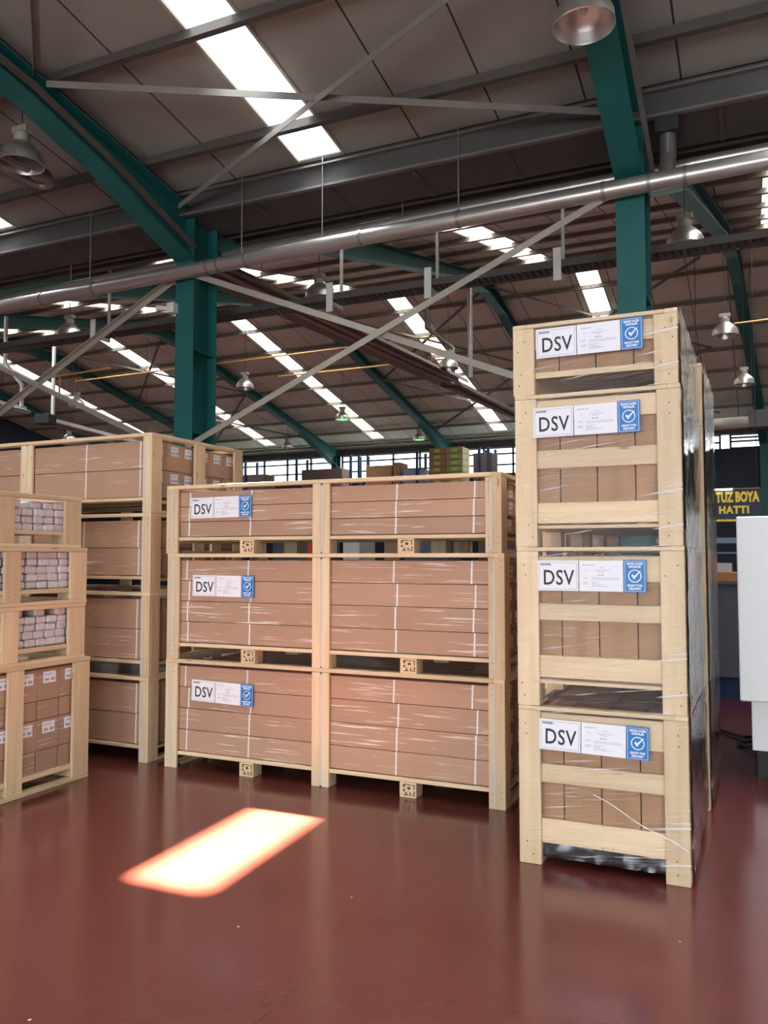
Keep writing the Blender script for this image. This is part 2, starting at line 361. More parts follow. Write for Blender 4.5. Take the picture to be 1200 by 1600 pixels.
# roof slabs between the skylight strips, and the strips themselves
def roof_slope(y0, y1, zf, mat, sky_m, sky_off, sky_w, sname, sky_y, open_pane=None, period=5.94, watts=300):
    global wn
    slab = MB(); th = .12
    def strip(mb, xa, xb, ya, yb, t0=0.0, t=th):
        b = len(mb.v)
        for (x, y) in ((xa,ya),(xb,ya),(xb,yb),(xa,yb)): mb.v.append((x, y, zf(y)+t0+.0))
        for (x, y) in ((xa,ya),(xb,ya),(xb,yb),(xa,yb)): mb.v.append((x, y, zf(y)+t0+t))
        mb.f += [(b,b+1,b+2,b+3),(b+4,b+7,b+6,b+5),(b,b+4,b+5,b+1),(b+1,b+5,b+6,b+2),(b+2,b+6,b+7,b+3),(b+3,b+7,b+4,b)]
    edges = [XR]
    for k in range(-2, 6):
        a = sky_off - period*k; b_ = a - sky_w
        if b_ < XL or a > XR: continue
        edges += [a, b_]
        ya, yb = sky_y
        strip(slab, b_, a, y0, ya); strip(slab, b_, a, yb, y1)
        wn += 1; g = MB()
        if open_pane and abs(a - open_pane[0]) < .1:
            strip(g, b_, a, ya, open_pane[1], .02, .03); strip(g, b_, a, open_pane[2], yb, .02, .03)
            GM = bpy.data.materials.new('clear_rooflight_glass'); GM.use_nodes = True; nt = GM.node_tree; nt.nodes.clear()
            o = N(nt, 'ShaderNodeOutputMaterial'); t_ = N(nt, 'ShaderNodeBsdfTransparent'); gl = N(nt, 'ShaderNodeBsdfGlossy'); m_ = N(nt, 'ShaderNodeMixShader')
            m_.inputs[0].default_value = .05; nt.links.new(t_.outputs[0], m_.inputs[1]); nt.links.new(gl.outputs[0], m_.inputs[2]); nt.links.new(m_.outputs[0], o.inputs[0])
            wo = struct(g.build('window_%d' % wn, sky_m)); pg = MB(); strip(pg, open_pane[3], open_pane[4], open_pane[1], open_pane[2], .04, .008); pg.build('clear_pane', GM, wo)
            sg_ = MB(); strip(sg_, b_, open_pane[3], open_pane[1], open_pane[2], .02, .03); strip(sg_, open_pane[4], a, open_pane[1], open_pane[2], .02, .03); sg_.build('side_pane', sky_m, wo)
        else:
            strip(g, b_, a, ya, yb, .02, .03)
            wo = struct(g.build('window_%d' % wn, sky_m))
        ym = (ya+yb)/2; dv = Vector((0, yb-ya, zf(yb)-zf(ya))).normalized(); nv = Vector((0, dv.z, -dv.y))
        ao = area('skylight_daylight', (0, 0, 0), (0, 0, -1), .5, (Vector((0, yb-ya, zf(yb)-zf(ya)))).length, watts, (.95, .97, 1.0), 100)
        ao.matrix_world = Matrix.Translation(((a+b_)/2, ym, zf(ym)-.02)) @ Matrix((Vector((1, 0, 0)), dv, Vector((1, 0, 0)).cross(dv))).transposed().to_4x4()
        fl = MB()
        for xx in (a, b_): 
            fl.bar((xx, ya, zf(ya)-.01), (xx, yb, zf(yb)-.01), .035, .03)
        fl.build('window_frame', BRACE, wo)
    edges.append(XL)
    for i in range(0, len(edges), 2): strip(slab, edges[i+1], edges[i], y0, y1)
    return struct(slab.build(sname, mat))
roof_slope(RA, 8.98, za, ROOFA, SKA, -4.60, .645, 'ceiling', (-3.6, 8.93), (-4.60, 5.24, 6.35, -5.11, -4.69), 5.59, DAY_A)
roof_slope(YN, RA, za, ROOFA, SKA, -4.60, .645, 'ceiling', (-10, -5.6), None, 5.59, DAY_A)
roof_slope(YV+.3, RB, lambda y: zb(y), ROOFB, SKB, -5.08, .68, 'ceiling', (10.4, 22.0), None, 5.94, DAY_B)
roof_slope(RB, YF+.4, lambda y: zb(y), ROOFB, SKB, -4.02, .66, 'ceiling', (23.1, 35.2), None, 5.94, DAY_B)

# purlins, one continuous member each
def purlin(y, z, label, group, h=.11, w=.05, mat=PURL):
    p = MB().box(XL+.05, XR-.05, y-w/2, y+w/2, z-h, z).box(XL+.05, XR-.05, y-w/2-.03, y+w/2, z-.012-h, z-h)
    tag(p.build('purlin', mat), label, 'roof beam', group)
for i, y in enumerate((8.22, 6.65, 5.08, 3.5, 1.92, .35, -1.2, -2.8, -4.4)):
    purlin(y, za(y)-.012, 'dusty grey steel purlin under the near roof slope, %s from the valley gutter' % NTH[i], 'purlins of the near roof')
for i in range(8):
    y = 10.6 + 1.62*i; purlin(y, zb(y)-.03, 'dark steel purlin under the slope rising beyond the valley gutter, %s from the gutter' % NTH[i], 'purlins of the rising far roof', mat=PURL_LIT)
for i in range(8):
    y = 24.3 + 1.62*i; purlin(y, zb(y)-.03, 'thin steel purlin under the far roof slope, %s down from the ridge' % NTH[i], 'purlins of the descending far roof', mat=PURL_LIT)
# valley gutter: a deep dark box with lips
struct(MB().box(XL, XR, 8.9, 9.9, 7.0, 7.05).box(XL, XR, 8.95, 8.97, 6.6, 7.0).build('valley_light_cover', GUTTER))  # cover added over the valley to keep sky light from leaking in
g = thing('valley_gutter', 'long dark sheet steel gutter box running over the teal columns', 'gutter', (0, YV, 6.2))
gb = MB().box(XL, XR, -.40, .45, 0, .03).box(XL, XR, -.40, -.37, .03, .24).box(XL, XR, .42, .45, .03, .68)
gb.build('gutter_trough', GUTTER, g)
MB().box(XL, XR, -.47, -.37, .24, .262).box(XL, XR, -.44, -.37, -.03, .0).build('gutter_lip', LIP, g)
MB().box(XL, XR, -.36, -.34, .262, .45).build('closure_strip', PURL, g)
MB().box(XL, XR, .62, .66, .02, .16).box(XL, XR, .95, 1.0, .05, .2).build('gutter_rail', PURL, g)
for k in range(26): MB().box(-21+k*1.15, -20.95+k*1.15, -.38, .42, -.025, .0).build('cross_rib', PURL, g)

# teal portal frames: column + rafters on both sides of the valley
def tapered_rafter(x0, ya, yb, bot, top, parent, mat, name='rafter', skew=0.0):
    ys = sorted(set([ya, yb] + [p[0] for p in bot if min(ya,yb) < p[0] < max(ya,yb)] + [p[0] for p in top if min(ya,yb) < p[0] < max(ya,yb)]))
    def itp(t, y):
        t = sorted(t)
        if y <= t[0][0]: return t[0][1]
        for (a, za_), (b, zb_) in zip(t, t[1:]):
            if y <= b: return za_ + (zb_-za_)*(y-a)/(b-a)
        return t[-1][1]
    web, fl = MB(), MB()
    for a, b in zip(ys, ys[1:]):
        xa = x0 + skew*(a-YV); xb = x0 + skew*(b-YV)
        ba, bb, ta, tb = itp(bot, a), itp(bot, b), itp(top, a), itp(top, b)
        n = len(web.v)
        for (x, y, z1, z2) in ((xa, a, ba, ta), (xb, b, bb, tb)):
            web.v += [(x-.006, y, z1), (x+.006, y, z1), (x+.006, y, z2), (x-.006, y, z2)]
        web.f += [(n,n+3,n+2,n+1),(n+4,n+5,n+6,n+7),(n+1,n+2,n+6,n+5),(n,n+4,n+7,n+3),(n+3,n+7,n+6,n+2),(n,n+1,n+5,n+4)]
        fl.bar((xa, a, ba), (xb, b, bb), .30, .022); fl.bar((xa, a, ta), (xb, b, tb), .30, .022)
    o = web.build(name, mat, parent); fl.build('flange', mat, o)
    return o
FR_LABEL = {-1: 'off to the right of the wrapped stack', 0: 'whose column rises behind the tall wrapped stack', 1: 'whose column stands behind the low wide crates', 2: 'at the left, next beyond the left column', 3: 'third toward the left end wall', 4: 'nearest to the dark left end wall', 5: 'against the dark left end wall'}
for k in range(-1, 6):
    x = -1.2 - 5.94*k if k else -1.2
    if k == 1: x = -7.14
    fr = thing('portal_frame', 'teal steel portal frame with tapered rafters, ' + FR_LABEL[k], 'steel frame', (0, 0, 0), 'teal portal frames')
    m = TEAL
    col = MB().box(x-.006, x+.006, 9.11, 9.61, 0, 6.3)
    c = col.build('column', m, fr)
    MB().box(x-.15, x+.15, 9.09, 9.11, 0, 6.55).box(x-.15, x+.15, 9.61, 9.63, 0, 6.55).build('flange', m, c)
    for zz in (4.35, 3.22, 5.6):
        MB().box(x+.006, x+.148, 9.11, 9.61, zz-.006, zz+.006).box(x-.148, x-.006, 9.11, 9.61, zz-.006, zz+.006).build('stiffener_plate', m, c)
    MB().box(x-.2, x+.2, 9.02, 9.7, 0, .025).build('base_plate', m, c)
    # near bay
    if k > -1 or True:
        tapered_rafter(x, YN+.2, 9.1, [(RA, ZA-.72), (YN+.2, za(YN)-.65), (4.0, 6.92), (6.28, 6.46), (7.475, 6.16), (8.06, 5.94), (9.1, 5.60)],
                       [(YN+.2, za(YN)-.24), (RA, ZA-.24), (9.1, za(9.1)-.24)], fr, m)
    sk = .053 if k == 0 else 0
    ft = [(9.62, zb(9.62)-.19), (RB, ZB-.19), (YF, zb(YF)-.19)]
    tapered_rafter(x, 9.62, RB, [(9.62, 5.6), (13.0, 7.05), (21.0, 9.05), (RB, 9.22)], ft, fr, TEALD, 'rafter', sk)
    tapered_rafter(x, RB, YF+.15, [(RB, 9.22), (24.6, 9.05), (32.6, 7.2), (YF, 5.9)], ft, fr, TEALD, 'rafter', sk)
    xf = x + sk*(YF-YV)
    fc = MB().box(xf-.15, xf+.15, YF-.35, YF-.33, 0, 6.4).box(xf-.15, xf+.15, YF+.08, YF+.1, 0, 6.6).box(xf-.006, xf+.006, YF-.33, YF+.08, 0, 6.5)
    fc.build('column', TEALD, fr)
# cable run clipped along the right-hand near rafter
tag(MB().bar((-.98, 1.5, 7.42), (-.98, 6.28, 6.6), .05, .03).bar((-.98, 6.28, 6.6), (-.98, 9.3, 5.75), .05, .03).build('cable_run', GALVD),
    'narrow galvanised cable run clipped to the right side of the near right rafter', 'cable run')

tag(MB().bar((-6.95, 1.5, 7.15), (-6.95, 6.28, 6.55), .06, .05).bar((-6.95, 6.28, 6.55), (-6.95, 7.475, 6.25), .06, .05).bar((-6.95, 7.475, 6.25), (-6.95, 9.05, 5.75), .06, .05).build('cable_run', PURL),
    'dusty cable run clipped to the lower edge of the near left rafter', 'cable run')

# braces
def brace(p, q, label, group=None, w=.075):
    tag(MB().angle(p, q, w).build('steel_brace', BRACE_DIM if max(p[2], q[2]) > 6 else BRACE), label, 'brace', group)
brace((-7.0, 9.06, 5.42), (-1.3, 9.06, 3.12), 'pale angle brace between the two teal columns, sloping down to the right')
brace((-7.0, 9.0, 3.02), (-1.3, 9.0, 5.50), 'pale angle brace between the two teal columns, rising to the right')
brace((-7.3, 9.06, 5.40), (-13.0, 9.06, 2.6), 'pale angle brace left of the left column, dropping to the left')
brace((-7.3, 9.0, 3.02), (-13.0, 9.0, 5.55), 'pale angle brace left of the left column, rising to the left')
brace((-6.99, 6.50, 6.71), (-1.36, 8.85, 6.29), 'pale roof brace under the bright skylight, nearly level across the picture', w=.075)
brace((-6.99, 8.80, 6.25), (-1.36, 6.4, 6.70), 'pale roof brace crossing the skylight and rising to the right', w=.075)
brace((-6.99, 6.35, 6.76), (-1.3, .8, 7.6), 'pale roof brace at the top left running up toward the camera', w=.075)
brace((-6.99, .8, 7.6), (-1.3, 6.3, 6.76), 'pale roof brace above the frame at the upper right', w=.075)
for i, k in enumerate((0, 1, 3)):
    x0 = -1.3 - 5.94*k; x1 = x0 - 5.74
    for j, (ya, yb) in enumerate(((23.2, 28.5), (28.5, 34))):
        brace((x0, ya, zb(ya)-.26), (x1, yb, zb(yb)-.26), 'thin brace under the far roof slope, %s bay, %s' % (NTH[i], ('upper falling left', 'lower falling left')[j]), 'far roof braces', .06)
        brace((x1, ya, zb(ya)-.30), (x0, yb, zb(yb)-.30), 'thin brace under the far roof slope, %s bay, %s' % (NTH[i], ('upper falling right', 'lower falling right')[j]), 'far roof braces', .06)

# ------------------------------------------------------------------ ducts and trays along the columns
def zpipe(x): return 5.46 + .0135*(x + 1.1)
pp = thing('duct_pipe', 'long galvanised pipe with clamps running in front of the teal columns', 'pipe', (0, 0, 0))
MB().tube([(x, 8.93, zpipe(x)) for x in (-30, -20, -10, 0, 11)], .095, 20).build('pipe', GALV, pp, smooth=True)
for x in (-9.6, -8.6, -6.62, -6.45, -6.0, -4.35, -3.1, -1.45, -.98, -.62, 1.3):
    MB().tube([(x-.018, 8.93, zpipe(x)), (x+.018, 8.93, zpipe(x))], .104, 20).build('clamp', GALVD, pp, smooth=True)
for x in (-8.7, -6.1, -4.9, -3.1, 1.3, -11.4):
    MB().tube([(x, 8.93, zpipe(x)+.09), (x, 8.93, 6.6)], .008, 6).build('hanger_rod', GALVD, pp)
tee = MB().tube([(-.80, 8.93, zpipe(-.8)), (-.80, 8.99, zpipe(-.8)+.16), (-.80, 9.12, zpipe(-.8)+.32), (-.80, 9.12, 6.1)], .085, 18)
tee.build('tee_riser', GALVD, pp, smooth=True)
MB().box(-.92, -.68, 8.98, 9.24, 6.02, 6.22).build('riser_box', DARK, pp)
p2 = thing('conduit_pipe', 'darker second pipe running just behind and above the galvanised pipe', 'pipe', (0, 0, 0))
MB().tube([(x, 9.85, zpipe(x)+.53) for x in (-30, -10, 11)], .07, 16).build('pipe', GALV, p2, smooth=True)
for x in (-10, -4.2, 1.5): MB().tube([(x, 9.85, zpipe(x)+.55), (x, 9.85, 6.7)], .008, 6).build('hanger_rod', GALVD, p2)
tr = thing('cable_tray', 'perforated dark cable tray hung on white brackets behind the columns', 'cable tray', (0, 0, 0))
t = MB(); X0, X1 = -30, 11
t.box(X0, X1, 10.28, 10.30, 5.18, 5.27).box(X0, X1, 10.58, 10.60, 5.18, 5.27)
for i in range(int((X1+14)/.09)): t.box(-14+i*.09, -14+i*.09+.045, 10.30, 10.58, 5.18, 5.19)
t.build('ladder', PURL, tr)
MB().tube([(X0, 10.4, 5.21), (X1, 10.4, 5.21)], .03, 8).build('cable', DARK, tr)
for x in (-12.6, -9.9, -7.9, -5.5, -4.0, -2.25, 1.0):
    b = MB().box(x-.05, x+.05, 10.24, 10.26, 5.0, 5.42).box(x-.02, x+.02, 10.26, 10.62, 5.12, 5.17)
    b.box(x-.02, x+.02, 10.6, 10.63, 5.12, 6.55)
    b.build('bracket', WPIPE, tr)

# ------------------------------------------------------------------ high-bay lamps
def make_lamp(loc, label, lit=False, r=.24, top=8.6):
    t = thing('pendant_lamp', label, 'ceiling lamp', loc, 'high bay lamps')
    s = r/.24
    prof = [(.245,0),(.255,.008),(.25,.03),(.245,.10),(.215,.155),(.165,.21),(.12,.25),(.09,.275)]
    MB().lathe([(a*s, b*s) for a, b in prof] + [(.08*s,.27*s),(.155*s,.205*s),(.205*s,.15*s),(.235*s,.10*s),(.24*s,.02*s),(.245*s,0)], 32).build('reflector', ALU, t, smooth=True)
    MB().lathe([(0,.27*s),(.085*s,.27*s),(.09*s,.285*s),(.09*s,.36*s),(.065*s,.385*s),(0,.385*s)], 20).build('gear_housing', CAST, t, smooth=True)
    MB().box(-.11*s,.11*s,-.06*s,.06*s,.375*s,.455*s).build('ballast_box', CAST, t, bevel=.01)
    MB().lathe([(.0,.27*s),(.035*s,.25*s),(.045*s,.2*s),(.03*s,.12*s),(0,.10*s)], 14).build('bulb', GLOWG if lit else WPIPE, t, smooth=True)
    if lit: MB().lathe([(0,.012*s),(.205*s,.012*s)], 24).build('diffuser_glass', GLOWG, t)
    MB().tube([(0,0,.44*s),(0,0,top-loc[2])], .006, 6).build('hanging_cord', DARK, t)
    return t
for loc, lab, lit in (
    ((-1.22, 6.66, 5.86), 'large spun aluminium pendant lamp hanging at the top edge, right of centre', False),
    ((-7.65, 6.75, 6.02), 'large spun aluminium pendant lamp beside the left rafter, upper left', False),
    ((-.86, 12.1, 5.86), 'aluminium bell lamp directly right of the right teal column', False),
    ((-.54, 17.8, 5.95), 'aluminium bell lamp hanging above the right side of the tall wrapped stack', False),
    ((-.27, 23.1, 5.95), 'small aluminium bell lamp at the right edge, lowest of the right-hand row', False),
    ((-7.28, 13.15, 6.26), 'dark bell lamp in the middle, just below the galvanised pipe', False),
    ((-13.1, 19.4, 6.25), 'aluminium bell lamp just right of the left teal column', False),
    ((-12.9, 12.7, 6.06), 'dark bell lamp in front of the teal beam at the left', False),
    ((-19.55, 19.6, 6.25), 'aluminium bell lamp among the thin hanging pipes at the left', False),
    ((-13.06, 25.3, 6.25), 'lit bell lamp with green glow beside the central skylight strip', True),
    ((-12.5, 31.0, 6.25), 'lit bell lamp with green glow above the far storage racks', True),
    ((-18.7, 31.0, 6.25), 'small dark bell lamp above the far windows, left of centre', False),
    ((-6.9, 19.05, 6.15), 'bell lamp beside the end of the long heater tube', False),
    ((-24.9, 24.6, 6.12), 'small lamp seen just above the back left crate stack', False)):
    z = za(loc[1]) if loc[1] < YV else zb(loc[1])
    make_lamp(loc, lab, lit, .24, z)

# ------------------------------------------------------------------ radiant tube heaters
def heater(p, q, label, w=.5, mat=HEAT):
    p = Vector(p); q = Vector(q); d = (q-p).normalized(); L = (q-p).length
    t = thing('tube_heater', label, 'heater', p, 'radiant tube heaters', math.atan2(-d.x, d.y))
    h = MB(); n = 7
    prof = [(-w/2, 0), (-w/2+.06, .10), (-w/4, .17), (w/4, .17), (w/2-.06, .10), (w/2, 0)]
    b = len(h.v)
    for y in (0, L):
        h.v += [(x, y, z) for x, z in prof] + [(x*.97, y, z-.012) for x, z in reversed(prof)]
    m = len(prof)*2
    for k in range(m): k2 = (k+1) % m; h.f.append((b+k, b+k2, b+m+k2, b+m+k))
    h.f.append(tuple(range(b, b+m))); h.f.append(tuple(range(b+m, b+2*m)))
    h.build('reflector_hood', mat, t)
    pts = [(-.12, -.2, .04), (-.12, L+.0, .04)] + [(-.12*math.cos(a), L+.12*math.sin(a), .04) for a in [R(x) for x in range(20, 180, 20)]] + [(.12, L, .04), (.12, -.2, .04)]
    MB().tube(pts, .045, 12).build('radiant_tube', HEAT, t, smooth=True)
    MB().box(-.22, .22, -.5, -.15, -.04, .22).build('burner_box', DARK, t, bevel=.01)
    for yy in (L*.15, L*.85):
        top = (zb if p.y > YV else za)(p.y + yy) - p.z
        MB().tube([(0, yy, .16), (0, yy, top)], .005, 5).build('hanging_chain', DARK, t)
    return t
heater((-8.0, 10.7, 6.1), (-7.3, 20.6, 6.2), 'long dark radiant heater hood hanging behind the crossing braces', .85)
heater((-7.6, 21.4, 6.2), (-7.25, 28.5, 6.2), 'radiant heater hood running toward the tall wrapped stack')
heater((-7.9, 2.2, 6.05), (-7.9, 7.25, 6.05), 'dark radiant heater with bent tube end at the upper left')
heater((-16.2, 10.2, 5.1), (-16.7, 15.0, 5.1), 'pale tube heater hanging at the left edge above the crates', .3, WPIPE)
heater((-17.4, 16.6, 5.1), (-18.6, 22.4, 5.1), 'pale tube heater above the back left stack', .3, GALV)
def flue(pts, label, mat=WPIPE, r=.05):
    tag(MB().tube(pts, r, 12).build('flue_pipe', mat, smooth=True), label, 'pipe')
flue([(-16.7, 14.4, 7.4), (-16.7, 14.4, 6.25), (-16.45, 14.7, 5.75), (-16.45, 14.7, 5.2)], 'white offset flue pipe dropping to the heater at the left edge')
flue([(-17.3, 16.5, 7.35), (-17.3, 16.5, 5.2)], 'straight white flue pipe left of the left teal column')
flue([(-8.2, 20.9, 8.9), (-8.2, 20.9, 7.8), (-7.5, 21.1, 7.2), (-7.5, 21.1, 6.4)], 'grey bent flue pipe above the middle heater', GALVD, .06)
flue([(-6.95, 20.9, 8.9), (-6.95, 20.9, 6.3)], 'grey straight flue pipe above the end of the middle heater', GALV, .07)
tag(MB().tube([(-19.02, 19, 6.9), (-7.2, 19, 6.98)], .022, 8).build('yellow_pipe', YCON), 'thin yellow pipe hung level behind the left teal column', 'pipe')
tag(MB().tube([(-15.0, 14.2, 5.7), (-13.2, 14.2, 5.75)], .022, 8).tube([(-14.7, 14.2, 5.7), (-14.7, 14.2, 5.3)], .022, 8).build('yellow_pipe', YCON), 'short yellow gas pipe with a drop beside the white flue pipes', 'pipe')
tag(MB().tube([(-13.0, 21, 6.9), (-7.2, 21, 6.9)], .025, 8).build('yellow_pipe', YCON), 'short yellow pipe in the middle below the roof', 'pipe')
tag(MB().tube([(-.4, 19, 6.5), (4, 19, 6.6)], .02, 8).build('yellow_pipe', YCON), 'thin yellow pipe right of the bell lamp at the right edge', 'pipe')
cm = thing('security_camera', 'small white security camera on the left teal column', 'camera', (-7.30, 9.0, 4.93))
MB().box(-.06, .06, -.02, .09, -.06, .08).build('junction_box', WPIPE, cm, bevel=.006)
MB().tube([(-.04, 0, .0), (-.2, -.05, .02)], .035, 12).build('camera_body', WPIPE, cm, smooth=True)

exec_after = []
# ------------------------------------------------------------------ crates
def nails(parent, pts, y):
    m = MB()
    for x, z in pts: m.tube([(x, y-.001, z), (x, y+.002, z)], .0035, 6)
    m.build('nail', NAIL, parent)
def stamp(parent, x, y, z):
    m = MB(); 
    for (a, b, c, d) in ((-.042,.03,-.012,.036),(-.008,.03,.012,.036),(.018,.028,.04,.034),(-.042,.015,-.03,.03),(-.012,.004,.008,.02),(.03,.004,.036,.024),(-.042,-.01,-.03,.004),(-.036,-.034,-.006,-.028),(-.024,-.028,-.016,-.012),(.004,-.034,.012,-.014),(.018,-.034,.04,-.028),(.03,-.024,.038,-.006)):
        m.box(x+a, x+c, y-.0012, y, z+b, z+d)
    m.build('burnt_mark', STAMP, parent)

LBL = None
def shipping_label(parent, x, z, y, tilt=0.0):
    """white DSV sheet, white data sheet and blue card on one backing, left edge x, top z"""
    t = bpy.data.objects.new('shipping_label', None); COL.objects.link(t); t.parent = parent; t.location = (x, y, z); t.rotation_euler = (0, tilt, 0)
    t['label'] = 'pair of white sheets and a blue card taped side by side'
    return t
def fill_label(t):
    s1 = MB().box(0, .203, 0, .001, -.15, 0).build('address_sheet', PAPER, t)
    fr = MB()
    for a in ((.008,.195,-.0105,-.009),(.008,.195,-.1415,-.140),(.008,.0095,-.1415,-.009),(.1935,.195,-.1415,-.009)): fr.box(a[0], a[1], -.0008, 0, a[2], a[3])
    fr.build('printed_frame', PRINTG, s1)
    text_obj('lettering', 'DSV', .104, PRINT, s1, (.104, -.0006, -.088), bold=.0012, sx=.80, spacing=1.06)
    text_obj('small_lettering', 'RECEIVER :', .012, PRINT, s1, (.016, -.0006, -.020), align='LEFT', bold=.0004)
    s2 = MB().box(.207, .417, 0, .001, -.15, 0).build('data_sheet', PAPER, t)
    ln = MB()
    def seg(x0, x1, z, h=.0022): 
        x = x0
        while x < x1:
            w = random.uniform(.004, .012); ln.box(.207+x, .207+min(x+w, x1), -.0006, 0, -z-h, -z); x += w + .003
    seg(.018, .05, .020, .004); seg(.058, .07, .019, .005); seg(.10, .125, .034); seg(.172, .177, .03); seg(.03, .045, .046)
    seg(.075, .15, .046); seg(.088, .125, .054); seg(.09, .122, .068, .005); seg(.02, .042, .083, .003); seg(.06, .19, .083)
    seg(.06, .195, .090); seg(.02, .044, .105, .003); seg(.06, .105, .104); seg(.02, .044, .112, .003); seg(.06, .09, .111); seg(.06, .115, .118); seg(.06, .14, .125)
    ln.build('printed_lines', PRINTG, s2)
    s3 = MB().box(.419, .524, -.0015, .001, -.152, .004).build('blue_card', BLUE, t)
    s3['label'] = 'blue card with a white tick in a circle'
    f3 = MB()
    for a in ((.425,.518,-.004,-.0025),(.425,.518,-.1475,-.146),(.425,.4265,-.1475,-.0025),(.5165,.518,-.1475,-.0025)): f3.box(a[0], a[1], -.0024, -.0015, a[2], a[3])
    f3.build('printed_frame', PAPER, s3)
    text_obj('lettering', 'SEVKE HAZIR', .0145, PAPER, s3, (.4715, -.0022, -.0155), bold=.0006, sx=.88)
    text_obj('lettering', 'ÜRÜNLER', .0145, PAPER, s3, (.4715, -.0022, -.030), bold=.0006, sx=.9)
    text_obj('lettering', 'READY FOR', .0145, PAPER, s3, (.4715, -.0022, -.120), bold=.0006, sx=.9)
    text_obj('lettering', 'DELIVERY', .0145, PAPER, s3, (.4715, -.0022, -.135), bold=.0006, sx=.9)
    tk = MB(); c = (.4715, -.074); n = 32
    for k in range(n):
        a0 = 2*math.pi*k/n; a1 = 2*math.pi*(k+1)/n; b = len(tk.v)
        for a in (a0, a1):
            for r in (.0265, .031): tk.v.append((c[0]+r*math.cos(a), -.0022, c[1]+r*math.sin(a)))
        tk.f.append((b, b+1, b+3, b+2))
    for q in ([(-.016,.003),(-.009,.009),(-.003,.0),(-.004,-.016)], [(-.004,-.016),(-.003,.0),(.022,.024),(.030,.027)]):
        b = len(tk.v); tk.v += [(c[0]+x, -.0023, c[1]+z) for x, z in q]; tk.f.append((b, b+1, b+2, b+3))
    tk.build('tick_mark', PAPER, s3)
_first = []
def put_label(parent, x, z, y, tilt=0.0):
    t = shipping_label(parent, x, z, y, tilt)
    if not _first:
        fill_label(t); _first.append(t)
    else:
        for ch in [c for c in COL.objects if c.parent == _first[0]]:
            c1 = ch.copy(); COL.objects.link(c1); c1.parent = t
            for g in [c for c in COL.objects if c.parent == ch]:
                c2 = g.copy(); COL.objects.link(c2); c2.parent = c1
    return t

def wide_crate(label, group, x0, x1, y0, y1, z0, z1, mids, cp=.105, mp=.065, decks=.1, stamps=True, brace_side=1.0, lower=False):
    """2.5 m crate: L-shaped corner posts, middle posts, top rail, deck boards on blocks"""
    t = thing('pallet_crate', label, 'crate', (x0, y0, z0), group)
    W_, D, H = x1-x0, y1-y0, z1-z0
    th = .022
    for sx in (0, 1):
        for sy in (0, 1):
            m = MB()
            fx0, fx1 = ((0, cp) if sx == 0 else (W_-cp, W_))
            yy0, yy1 = ((0, th) if sy == 0 else (D-th, D))
            m.box(fx0, fx1, yy0, yy1, 0, H-.028)
            m.box(*((0, th) if sx == 0 else (W_-th, W_)), *((th+.001, .12) if sy == 0 else (D-.12, D-th-.001)), 0, H-.028)
            p = m.build('corner_post', WZ, t, bevel=.0025)
            if sy == 0:
                xs = fx0+.045 if sx == 0 else fx1-.075
                MB().box(xs, xs+.016, -.0025, 0, .02, H-.05).build('edge_strip', STRIP, p)
                m = MB(); 
                for zz in (.05, .09, H-.1, H-.06):
                    m.box(fx0+.02, fx0+.025, -.002, 0, zz, zz+.005); m.box(fx1-.025, fx1-.02, -.002, 0, zz+.01, zz+.015)
                m.build('nail', NAIL, p)
    for c in mids:
        m = MB().box(c-mp-x0, c-.002-x0, -.0, th, 0, H-.028).box(c+.012-x0, c+mp-x0, 0, th, 0, H-.028).box(c-mp-x0, c+mp-x0, th, th+.09, 0, .09)
        p = m.build('middle_post', WZ, t, bevel=.002)
        MB().box(c-.002-x0, c+.012-x0, .004, .012, .01, H-.04).build('edge_strip', STRIP, p)
        MB().box(c-mp-x0, c+mp-x0, D-th, D, 0, H-.028).build('middle_post', WZ, t, bevel=.002)
    for sx in (0, 1):
        xx = (0, th) if sx == 0 else (W_-th, W_)
        MB().box(*xx, D*.5-.07, D*.5+.06, 0, H-.028).build('middle_post', WZ, t, bevel=.002)
        MB().box(*((0, .07) if sx == 0 else (W_-.07, W_)), .0, D, H-.028, H).build('top_rail', WY, t, bevel=.002)
        MB().box(*((th, .09) if sx == 0 else (W_-.09, W_-th)), .03, D-.03, decks-.02, decks).build('deck_board', WY, t)
        MB().box(*((.0, .07) if sx == 0 else (W_-.07, W_)), .12, D-.12, 0, .022).build('bottom_runner', WY, t, bevel=.002)
    for sy in (0, 1):
        yy = (0, .07) if sy == 0 else (D-.07, D)
        MB().box(.07, W_-.07, *yy, H-.026, H).build('top_rail', WX, t, bevel=.002)
        yb = (.012, .10) if sy == 0 else (D-.10, D-.012)
        MB().box(cp+.002, W_-cp-.002, *yb, decks-.005, decks+.019).build('deck_board', WX, t, bevel=.002)
    for k in range(3): MB().box(.09, W_-.09, .2+k*.32, .32+k*.32, decks-.005, decks+.017).build('deck_board', WX, t)
    if stamps:
        for bx in (W_*.275, W_*.75):
            b = MB().box(bx-.057, bx+.057, .004, .115, 0, decks-.006).build('block', WZ, t, bevel=.003)
            stamp(b, bx+.01, .004, decks*.5)
            for yy in (D*.5, D-.12): MB().box(bx-.057, bx+.057, yy, yy+.11, 0, decks-.006).build('block', WZ, t, bevel=.003)
    return t

